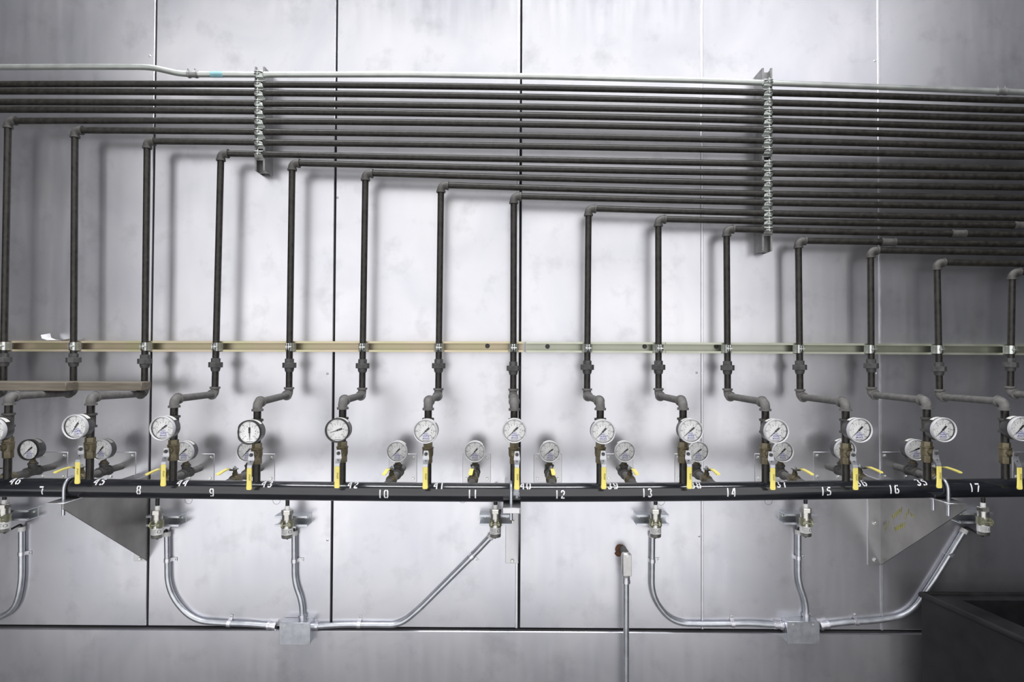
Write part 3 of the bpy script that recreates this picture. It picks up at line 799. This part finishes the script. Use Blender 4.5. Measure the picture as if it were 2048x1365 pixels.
def make_branch_valve():
    """brass valve on a pipe along Y, centre at origin, lever above pointing to -Y"""
    t = thing('ball_valve', (0,0,0), 'x', 'ball valve')
    b = MB()
    b.lathe([(0.0160, -0.036), (0.0170, -0.034), (0.0170, -0.016)], (0,0,0), (0,1,0), 6)
    b.lathe([(0.0170, -0.016), (0.0200, -0.012), (0.0200, 0.012), (0.0170, 0.016)], (0,0,0), (0,1,0), 20)
    b.lathe([(0.0170, 0.016), (0.0170, 0.034), (0.0160, 0.036)], (0,0,0), (0,1,0), 6)
    b.lathe([(0.010, 0.012), (0.010, 0.027), (0.0075, 0.028), (0.0075, 0.040)], (0,0,0), (0,0,1), 14)
    b.build('valve_body', M['brass'], t)
    h = MB(); h.bbox((0, -0.008, 0.040), (0.019, 0.042, 0.0025), 0.001)
    h.bbox((0, -0.043, 0.0465), (0.014, 0.036, 0.0025), 0.001, Matrix.Rotation(math.radians(-22), 3, 'X'))
    h.build('handle', M['union'], t)
    n = MB(); n.lathe([(0.0075, 0.041), (0.0075, 0.047)], (0,0,0), (0,0,1), 6); n.lathe([(0.0035, 0.047), (0.0035, 0.052)], (0,0,0), (0,0,1), 10); n.build('nut', M['clamp'], t)
    g = MB(); pts = [(-0.048, 0.0495), (-0.062, 0.0520), (-0.10, 0.0505), (-0.132, 0.0475), (-0.140, 0.046)]; w = [0.0066, 0.0070, 0.0068, 0.0074, 0.0055]
    vs = []; fs = []
    for (y, z), ww in zip(pts, w): vs += [(-ww, y, z-0.0018), (ww, y, z-0.0018), (ww, y, z+0.0018), (-ww, y, z+0.0018)]
    for i in range(len(pts)-1):
        for j in range(4): fs.append((i*4+j, i*4+(j+1) % 4, i*4+4+(j+1) % 4, i*4+4+j))
    fs.append((0,1,2,3)); fs.append(tuple((len(pts)-1)*4+j for j in range(4))[::-1])
    g.add(vs, fs); g.build('grip', M['yellow'], t)
    return t
pp, br, bv = make_plate(), make_branch(), make_branch_valve()
for i, cxp in enumerate(pl_c):
    w = low_g[i][2] if i < 12 else 'at the right edge of the photo'
    w3 = ('of the lower gauge '+w.replace('half hidden ', '').replace('just ', '').replace(' the ball valve at', '').replace('stencilled ', '').replace('above the', 'over')) if i < 12 else ''
    zc = P(cxp, 936.5 if i not in (0, 1, 10, 11, 12) else 933, 0).z
    x = P(cxp, 936, 0).x
    a = pp if i == 0 else copy_tree(pp); a.location = (x, 0, zc)
    a['label'] = 'square bolted wall plate %s' % w3 if i < 12 else 'square bolted wall plate nearest the right edge of the photo'
    a['group'] = 'bolted wall plates'
    b = br if i == 0 else copy_tree(br); b.location = (x, 0, zc)
    b['label'] = 'short branch pipe with tee %s' % w3 if i < 12 else 'short branch pipe leaving the wall nearest the right edge'
    b['group'] = 'branch pipes from the wall'
    if i < 12:
        v = bv if i == 0 else copy_tree(bv); v.location = (x, -0.242, zc)
        v['label'] = 'small brass valve with yellow lever %s' % w3
        v['group'] = 'ball valves on the branch pipes'; v['category'] = 'ball valve'
        px, py, _, nd = low_g[i]
        gp_ = P(px, py, YG-0.02); p = Vector((x, YG-0.020, zc+0.0890))
        lab = ('black rimmed lower pressure gauge %s' if i in (0,) else 'lower pressure gauge %s') % w
        o = place_gauge('bottom', p, nd, lab, 'lower pressure gauges on the branch pipes')
        if i == 0: g0 = o
set_child(g0, 'bezel', mat=M['case'])

# ------------------------------------------------------------------ gusset brackets and U-bolts
ZF = P(128, 1012, -0.492).z
YB = -0.492
br_list = [(P(298, 900, 0).x, 'left', 'triangular steel bracket with big gusset under the manifold at left'),
           (P(1038, 900, 0).x, 'middle', 'steel bracket seen edge on under the manifold at centre'),
           (P(1760, 900, 0).x, 'right', 'triangular steel bracket with yellow chalk marks under the manifold at right')]
for X, nm, lab in br_list:
    zf = man_at(1028+X*F/(YM-CAMY)).z-RM-0.0005
    zb = P(1000, 1126.5, 0).z
    t = thing('support_bracket', (X, 0, zf), lab, 'bracket', None)
    m = MB(); th = 0.0045
    m.prism([(0, zf-th), (YB, zf-th), (YB, zf-0.020), (-0.001, zb), (0, zb)], lambda u, v, h: Vector((h, u, v)), X-th/2, X+th/2)
    gs = m.build('gusset', M['gusset'], t)
    m = MB(); m.bbox((X-0.030+th/2, YB/2, zf-th/2), (0.060, abs(YB), th), 0.001)
    m.bbox((X-0.030+th/2, YB+th/2, zf-0.010), (0.060, th, 0.020), 0.001) if nm == 'middle' else None
    m.build('top_flange', M['plate'], t)
    m = MB(); m.bbox((X-0.027, -0.0025, (zf-th+zb)/2), (0.054, 0.005, zf-th-zb), 0.001); m.build('wall_flange', M['plate'], t)
    for py in (1043, 1121 if nm != 'right' else 1116):
        b = MB(); p = P(1000, py, 0); bolt_head(b, (X-0.026, -0.005, p.z), 0.0085, 0.007); b.build('bolt', M['clamp'], t)
    if nm == 'right':
        def sc(pts):
            ck = MB()
            for a, b in zip(pts[:-1], pts[1:]):
                pass
            ck.tube([(X-th/2-0.0004, a[0], a[1]) for a in pts], 0.0014, 5); ck.build('chalk_mark', M['chalk'], gs)
        def line(px0, py0, n, dx, dy, amp):
            pts = []
            for i in range(n):
                px = px0+dx*i; py = py0+dy*i+(amp if i % 2 else -amp)
                # intersect view ray with the plate plane
                d = R @ Vector(((px-CX)/F, -(py-CY)/F, -1.0)); tt = (X-th/2)/d.x; q = CAM+d*tt; pts.append((q.y, q.z))
            sc(pts)
        line(1768, 1062, 5, 2.2, -4, 2.5); line(1784, 1036, 9, 2.4, -2.0, 5); line(1789, 1060, 11, 2.0, -1.0, 5); line(1808, 1040, 5, 2.4, -4.6, 3); line(1820, 1028, 4, 2.8, 2, 3)
    UX = X-0.030
    u = thing('u_bolt', (UX, YM, zf), 'bent steel U-bolt strapping the manifold to the %s bracket' % nm, 'U-bolt', 'U-bolts over the manifold')
    mz = zf+RM+0.0005; r = RM+0.0062
    pts = [Vector((UX, YM-r, zf-0.052)), Vector((UX, YM-r, mz))]
    for i in range(1, 12):
        a = math.pi*i/12; pts.append(Vector((UX, YM-math.cos(a)*r, mz+math.sin(a)*r)))
    pts += [Vector((UX, YM+r, mz)), Vector((UX, YM+r, zf-0.052))]
    m = MB(); m.tube(pts, 0.0057, 12); m.build('rod', M['galv'], u)
    for s in (-1, 1):
        m = MB(); m.lathe([(0.0105, 0), (0.0105, 0.008)], (UX, YM+s*r, zf-th-0.0003), (0,0,-1), 6); m.build('nut', M['galv'], u)

# ------------------------------------------------------------------ transmitters on short struts
YT = -0.088
tr = [(9, 1000, 'at the left edge', 1), (315, 1012, 'below the stencilled 8, right of the left bracket', 1), (575, 1012, 'second left of the centre bracket', 1), (991, 1010, 'just left of the centre bracket', 0),
      (1311, 1010, 'below the stencilled 13', -1), (1611, 1008, 'below the stencilled 15', -1), (1966, 1006, 'right of the right bracket', -1)]
def make_transmitter():
    t = thing('pressure_transmitter', (0,0,0), 'x', 'transmitter')       # origin: top of the white cap
    m = MB(); m.tube(arc_fillet([(0,0,-0.006), (0,0,0.040), (0, 0.075, 0.062)], 0.03, 6), 0.0078, 12); m.build('cable', M['black'], t)
    m = MB(); m.lathe([(0.0088, 0.0), (0.0094, 0.002), (0.0094, 0.018)], (0,0,0), (0,0,-1), 18); m.build('cap', M['whiteplastic'], t)
    m = MB(); m.lathe([(0.0215, 0.0165), (0.0232, 0.018), (0.0232, 0.032)], (0,0,0), (0,0,-1), 6, math.pi/6); m.build('hex_nut', M['stainless'], t)
    m = MB(); m.lathe([(0.0218, 0.032), (0.0218, 0.036), (0.0208, 0.0365), (0.0208, 0.084), (0.0222, 0.085), (0.0222, 0.125), (0.0205, 0.1275), (0.001, 0.1275)], (0,0,0), (0,0,-1), 28)
    body = m.build('body', M['stainless'], t)
    m = MB(); m.lathe([(0.02245, 0.088), (0.02245, 0.113)], (0,0,0), (0,0,-1), 28, cap=False); lb = m.build('label_wrap', M['whiteplastic'], t)
    m = MB()
    for z, a0, a1 in ((0.093, -0.9, 0.2), (0.098, -0.9, 0.1), (0.103, -0.9, 0.2), (0.108, -0.8, 0.0), (0.095, 0.45, 0.9), (0.105, 0.45, 0.9), (0.100, 0.35, 0.45), (0.100, 0.9, 1.0)):
        vs = []; fs = []
        for i in range(6):
            a = a0+(a1-a0)*i/5
            for dz in (-0.0006, 0.0006) if a1-a0 > 0.2 else (-0.004, 0.004): vs.append((math.sin(a)*0.0227, -math.cos(a)*0.0227, -z+dz))
        for i in range(5): fs.append((2*i, 2*i+1, 2*i+3, 2*i+2))
        m.add(vs, fs)
    m.build('print', M['ink'], lb)
    # clamp ring with two rounded ears in front
    m = MB(); n = 20; vs = []; fs = []
    for i in range(n+1):
        a = math.radians(32+296*i/n)       # angle from front
        for r, z in ((0.0226, -0.056), (0.0226, -0.084), (0.0250, -0.084), (0.0250, -0.056)):
            vs.append((math.sin(a)*r, -math.cos(a)*r, z))
    for i in range(n):
        for j in range(4): fs.append((i*4+j, i*4+(j+1) % 4, i*4+4+(j+1) % 4, i*4+4+j))
    fs.append((0,1,2,3)); fs.append(tuple(n*4+j for j in range(4))[::-1]); m.add(vs, fs)
    for s in (-1, 1):
        m.prism([(-0.017+0.001*0, -0.057), (-0.017, -0.083)]+[(-0.034-0.011*math.sin(q), -0.070-0.013*math.cos(q)) for q in np.linspace(0, math.pi, 9)], lambda u, v, h: Vector((h, u, v)), s*0.0125-0.0012, s*0.0125+0.0012)
    m.build('clamp_ring', M['olive'], t)
    m = MB(); m.cyl((-0.017, -0.035, -0.070), (0.017, -0.035, -0.070), 0.003, 8)
    for s in (-1, 1): m.lathe([(0.006, 0), (0.006, 0.0045)], (s*0.0137, -0.035, -0.070), (s, 0, 0), 6)
    m.build('clamp_bolt', M['olive'], t)
    return t
def make_short_strut():
    t = thing('strut_bracket', (0,0,0), 'x', 'strut')
    m = MB(); strut_between(m, (-0.066, 0, 0), (0.066, 0, 0), 0.043, -0.0005, -0.060, None); m.build('channel', M['galv'], t)
    for s in (-1, 1):
        b = MB(); bolt_head(b, (s*0.045, -0.0030, 0), 0.007, 0.006); b.build('bolt', M['clamp'], t)
    return t
tm, ss = make_transmitter(), make_short_strut()
cend = [(43, 1056), (334, 1066), (588.5, 1064), (984, 1072), (1305, 1068), (1597, 1062), (1929, 1061)]
for i, (px, py, w, sgn) in enumerate(tr):
    p = P(px, py, YT)
    a = tm if i == 0 else copy_tree(tm); a.location = p
    a.rotation_euler = (0, 0, math.radians(10)*sgn)
    a['label'] = 'stainless pressure transmitter %s' % w; a['group'] = 'pressure transmitters under the manifold'; a['category'] = 'transmitter'
    b = ss if i == 0 else copy_tree(ss); b.location = (p.x+sgn*0.004, 0, p.z-0.070)
    b['label'] = 'short strut channel behind the transmitter %s' % w; b['group'] = 'short struts behind the transmitters'; b['category'] = 'strut'
    e = P(cend[i][0], cend[i][1], -0.0135)
    c = MB(); s0 = Vector((p.x, p.y, p.z-0.1275+0.004))
    c.tube(arc_fillet([s0, s0+Vector((0, 0, -0.010)), e+Vector((0, 0, 0.016)), e+Vector((0, 0, -0.010))], 0.012, 5), 0.0040, 8)
    tag(c.build('signal_cable', M['black'], origin=s0), 'thin black cable under the transmitter %s' % w.replace('right of the left bracket','beside bracket'), 'cable', 'cables under the transmitters')

# ------------------------------------------------------------------ galvanised conduits at the bottom
YC = -0.0135
def conduit(pts, lab, rad=0.10, end=True, start=True, r=0.0112, tail=None):
    w = [P(x, y, YC) for x, y in pts]
    t = thing('conduit', w[0], lab, 'conduit', 'galvanised conduits on the lower wall')
    m = MB(); m.tube(arc_fillet(w, rad, 10), r, 14); m.build('conduit_pipe', M['galv'], t)
    d = (w[1]-w[0]).normalized()
    if start:
        m = MB(); m.tube([w[0]-d*0.004, w[0]+d*0.014], r+0.003, 14); m.build('end_bushing', M['whiteplastic'], t)
    if end:
        d = (w[-2]-w[-1]).normalized()
        m = MB(); a = w[-1]
        m.tube([a, a+d*0.010, a+d*0.0101, a+d*0.026, a+d*0.0261, a+d*0.036], [r+0.006, r+0.006, r+0.003, r+0.003, r+0.005, r+0.005], 14); m.build('connector', M['strip'], t)
    return t
conduit([(43,1056),(43,1168),(30,1222),(-60,1262)], 'galvanised conduit bending out past the lower left corner', 0.12, end=False)
conduit([(334,1066),(335.5,1185),(385,1243),(455,1247.5),(500,1249),(552,1253.5)], 'galvanised conduit curving from below number 8 to the left junction box', [0.10,0.10,0.03,0.03], True)
conduit([(588.5,1064),(589,1165),(604,1205),(605,1247)], 'upright galvanised conduit standing on the left junction box', [0.06,0.06])
conduit([(984,1072),(952,1106),(836,1222),(800,1251),(690,1250),(619,1254)], 'galvanised conduit slanting up from the left junction box to centre', [0.02,0.08,0.08,0.04])
conduit([(1305,1068),(1303.5,1195),(1345,1248),(1420,1249),(1500,1248),(1566,1252)], 'galvanised conduit curving from below number 13 to the right junction box', [0.11,0.11,0.03,0.03])
conduit([(1597,1062),(1597,1165),(1612,1205),(1613,1245)], 'upright galvanised conduit standing on the right junction box', [0.06,0.06])
conduit([(1929,1061),(1870,1158),(1820,1232),(1750,1243),(1690,1246),(1640,1253)], 'galvanised conduit slanting up from the right junction box to the far right', [0.05,0.14,0.05,0.04])
def strap(px, py, ang, lab):
    """one hole strap: band across conduit and a tab, ang = direction of the tab in the wall plane (deg)"""
    p = P(px, py, YC); p.y = 0
    t = thing('conduit_strap', p, lab, 'strap', 'one hole straps on the conduits')
    a = math.radians(ang); d = Vector((math.cos(a), 0, math.sin(a))); n = Vector((-d.z, 0, d.x))
    r = 0.0112; hw = 0.0075
    prof = [(-r-0.0012, 0.0)]+[(-(r+0.0004)*math.cos(q), -YC+(r+0.0004)*math.sin(q)) for q in np.linspace(0, math.pi, 12)]+[(r+0.0012, 0.0022), (r+0.022, 0.0022)]
    vs = []; fs = []
    for i, (u, h) in enumerate(prof):
        for s in (-1, 1):
            for off in (0, 0.0014):
                vs.append(p+d*(u+(off if i > 6 and i < 13 else (-off if i <= 6 else 0)))+n*s*hw+Vector((0, -h-(off if (2 < i < 11 or i > 12) else 0), 0)))
    k = len(prof)
    for i in range(k-1):
        for q in ((0,1,3,2),):
            loop = [0,1,3,2]
            for j in range(4):
                fs.append((i*4+loop[j], i*4+loop[(j+1) % 4], i*4+4+loop[(j+1) % 4], i*4+4+loop[j]))
    fs.append((0,1,3,2)); fs.append(tuple((k-1)*4+j for j in (0,2,3,1)))
    m = MB(); m.add(vs, fs); m.build('band', M['strip'], t, ang=30)
    b = MB(); bolt_head(b, p+d*(r+0.015)+Vector((0, -0.0036, 0)), 0.0042, 0.0035); b.build('screw', M['clamp'], t)
strap(43, 1108, 0, 'conduit strap on the conduit at the far left')
strap(335, 1121, 0, 'conduit strap below number 8 on the upright stretch')
strap(458, 1248, 83, 'conduit strap on the low stretch left of the left junction box')
strap(589, 1122, 0, 'conduit strap on the upright conduit above the left junction box')
strap(718, 1250, 88, 'conduit strap on the low stretch right of the left junction box')
strap(944, 1114, -45, 'conduit strap on the slanting conduit left of centre')
strap(1304.5, 1122, 0, 'conduit strap on the upright stretch below number 13')
strap(1597, 1116, 0, 'conduit strap on the upright conduit above the right junction box')
strap(1465, 1249, 88, 'conduit strap on the low stretch left of the right junction box')
strap(1712, 1245, 85, 'conduit strap on the low stretch right of the right junction box')
strap(1900, 1109, 32, 'conduit strap on the slanting conduit at the far right')
for px, py0, w in ((587, 1247, 'left'), (1605, 1245, 'right')):
    a = P(px-27 if w == 'left' else px-30, py0, -0.052); b = P(px+33, py0, -0.052); h = 0.085
    c = Vector(((a.x+b.x)/2, -0.026, a.z-h/2))
    t = thing('junction_box', c, 'galvanised junction box where conduits meet at the bottom %s' % w, 'junction box', 'junction boxes on the conduits')
    m = MB(); m.bbox(c, (b.x-a.x, 0.050, h), 0.002); m.build('box', M['galv'], t)
    m = MB(); m.bbox(c+Vector((0, -0.0265, 0)), (b.x-a.x+0.004, 0.002, h+0.004), 0.0008); cv = m.build('cover', M['galv'], t)
    for s in (-1, 1):
        m = MB(); bolt_head(m, c+Vector((s*0.04, -0.0275, h*0.38)), 0.003, 0.002); m.build('screw', M['clamp'], cv)

# conduit body that enters the wall at a rusty hole
t = thing('conduit_elbow', P(1254, 1130, -0.06), 'cast metal conduit elbow entering a rusty hole in the wall, pipe below', 'conduit elbow')
pw = P(1240.5, 1099, 0); YL = -0.075
ax = P(1253, 1130, YL)
m = MB(); m.tube([Vector((ax.x-0.002, -0.001, pw.z)), Vector((ax.x, YL+0.010, pw.z))], 0.0150, 16); m.build('wall_pipe', M['fit'], t)
m = MB(); zt = P(1253, 1106, YL).z; zb_ = P(1253, 1151, YL).z
m.bbox(((ax.x), YL+0.006, (zt+zb_)/2), (0.038, 0.034, zt-zb_), 0.008)
m.lathe([(0.016, 0), (0.0135, 0.014)], (ax.x, YL+0.006, zb_+0.002), (0,0,-1), 16); m.build('housing', M['alu'], t)
m = MB(); m.bbox((ax.x+0.001, YL-0.0125, (zt+zb_)/2-0.002), (0.034, 0.004, (zt-zb_)*0.96), 0.0016); cv = m.build('cover', M['alu'], t)
m = MB(); bolt_head(m, (ax.x+0.001, YL-0.0145, zt-0.009), 0.0035, 0.002); m.build('screw', M['clamp'], cv)
m = MB(); m.tube([(ax.x, YL+0.006, zb_-0.010), (ax.x, YL+0.006, zb_-0.022), (ax.x, YL+0.006, zb_-0.0221), (ax.x, YL+0.006, zb_-0.034)], [0.0150, 0.0150, 0.0165, 0.0165], 16); m.build('compression_nut', M['strip'], t)
m = MB(); m.tube([(ax.x, YL+0.006, zb_-0.030), (ax.x, YL+0.006, -2.3)], 0.0115, 14); m.build('pipe_tail', M['galv'], t)
m = MB(); vs = [(pw.x, -0.0006, pw.z)]; n = 28
rr = random.Random(5)
for i in range(n):
    a = 2*math.pi*i/n; r = 0.0195*(1+0.12*rr.random()); 
    if 3.6 < a < 4.9: r *= 1.5
    vs.append((pw.x-0.001+math.cos(a)*r, -0.0006, pw.z+math.sin(a)*r))
m.add(vs, [(0, 1+i, 1+(i+1) % n) for i in range(n)])
m.build('rust_stain', M['rust'], wall)

# ------------------------------------------------------------------ boards lying on the offset pipes at left
def offset_top(ks, y0, y1):
    best = -9
    for k in ks:
        zl = P(bot_x[k], low_y[k], YP).z; zf_ = drops[k]['z0']
        for y in (y0, y1):
            u = (YP-y)/(YP-YM); best = max(best, zl+(zf_-zl)*u)
    return best+RP
for (x1, y0, y1, ks, lab) in ((283, -0.196, -0.132, (5, 6, 7), 'dusty wooden board on the left offset pipes, the rear one reaching further right'),
                         (131.5, -0.264, -0.199, (5, 6), 'dusty wooden board on the left offset pipes, the shorter one in front')):
    xb = P(x1, 775, y0).x; xa = P(-90, 775, y0).x
    base = offset_top(ks, y0, y1)+0.0006
    m = MB(); m.bbox(((xa+xb)/2, (y0+y1)/2, base+0.0165), (xb-xa, y1-y0, 0.033), 0.0025)
    tag(m.build('wooden_board', M['wood'], origin=((xa+xb)/2, (y0+y1)/2, base)), lab, 'board', 'boards on the offset pipes')
# scrap of white paper on the rail
m = MB(); pts = [(79,672,0.002),(81,678,0.0),(92,681.5,0.0),(112,681.8,0),(126,681.5,0),(133,679.5,0.001)]
vs = []; fs = []
for i, (px, py, _) in enumerate(pts):
    for dy, up in ((-0.003, 0), (-0.060, 0.0)):
        q = P(px, py, YSF); q.y = YSF+0.004-dy*0.9; q.z += [0.010, 0.004, 0.002, 0.001, 0.003, 0.006][i]*(1 if dy < -0.01 else 0.2)
        vs.append(q)
for i in range(len(pts)-1): fs.append((2*i, 2*i+1, 2*i+3, 2*i+2))
n0 = len(vs); vs += [Vector(q)+Vector((0, 0, 0.0016)) for q in vs[:n0]]
fs += [tuple(n0+i for i in reversed(f)) for f in fs]
m.add(vs, fs)
tag(m.build('paper_scrap', M['paper'], origin=P(106, 681, YSF)), 'curled scrap of white paper lying on the strut rail at left', 'paper')

# ------------------------------------------------------------------ black tank in the lower right corner
t = thing('black_tank', (P(1960, 1250, -0.6).x, -0.6, -1.3), 'large black open tank in the lower right corner of the photo', 'tank')
zt = P(1843, 1190, -0.12).z
A = P(1843, 1190, -0.12); 
def on_z(px, py, z):
    d = R @ Vector(((px-CX)/F, -(py-CY)/F, -1.0)); tt = z/d.z; return CAM+d*tt
B = on_z(1990, 1256, zt)
dirv = (B-A); dirv.z = 0; dirv.normalize()
L = 3.0  # length carried on out of view to darken the wall's lower right reflection
outer = [A, A+dirv*L, A+dirv*L+Vector((1.3, 0, 0)), A+Vector((1.5, 0, 0))]
nrm_in = Vector((-dirv.y, dirv.x, 0)); nrm_in = nrm_in if nrm_in.x > 0 else -nrm_in
w = 0.055
inner = [A+dirv*w*1.6+nrm_in*w, A+dirv*(L-w)+nrm_in*w, A+dirv*(L-w)+Vector((1.2, 0, 0)), A+Vector((1.4, -w, 0))]
inner[0] = A+Vector((w*2.2, -w, 0))
m = MB(); dz = Vector((0,0,1)); hb = zt+2.3
vs = []
for q in outer: vs.append(q-dz*hb)
for q in outer: vs.append(q-dz*0.012)
for q in outer: vs.append(q+dz*0.0)
for q in inner: vs.append(q+dz*0.0)
for q in inner: vs.append(q-dz*0.16)
fs = [(3,2,1,0)]
for r in range(4):
    for i in range(4): fs.append((r*4+i, r*4+(i+1) % 4, r*4+4+(i+1) % 4, r*4+4+i))
fs.append((16,17,18,19))
m.add(vs, fs); m.build('shell', M['tank'], t)
m = MB(); m.tube([outer[3], outer[0], outer[1], outer[2]], 0.012, 10); m.build('rolled_rim', M['tank'], t)
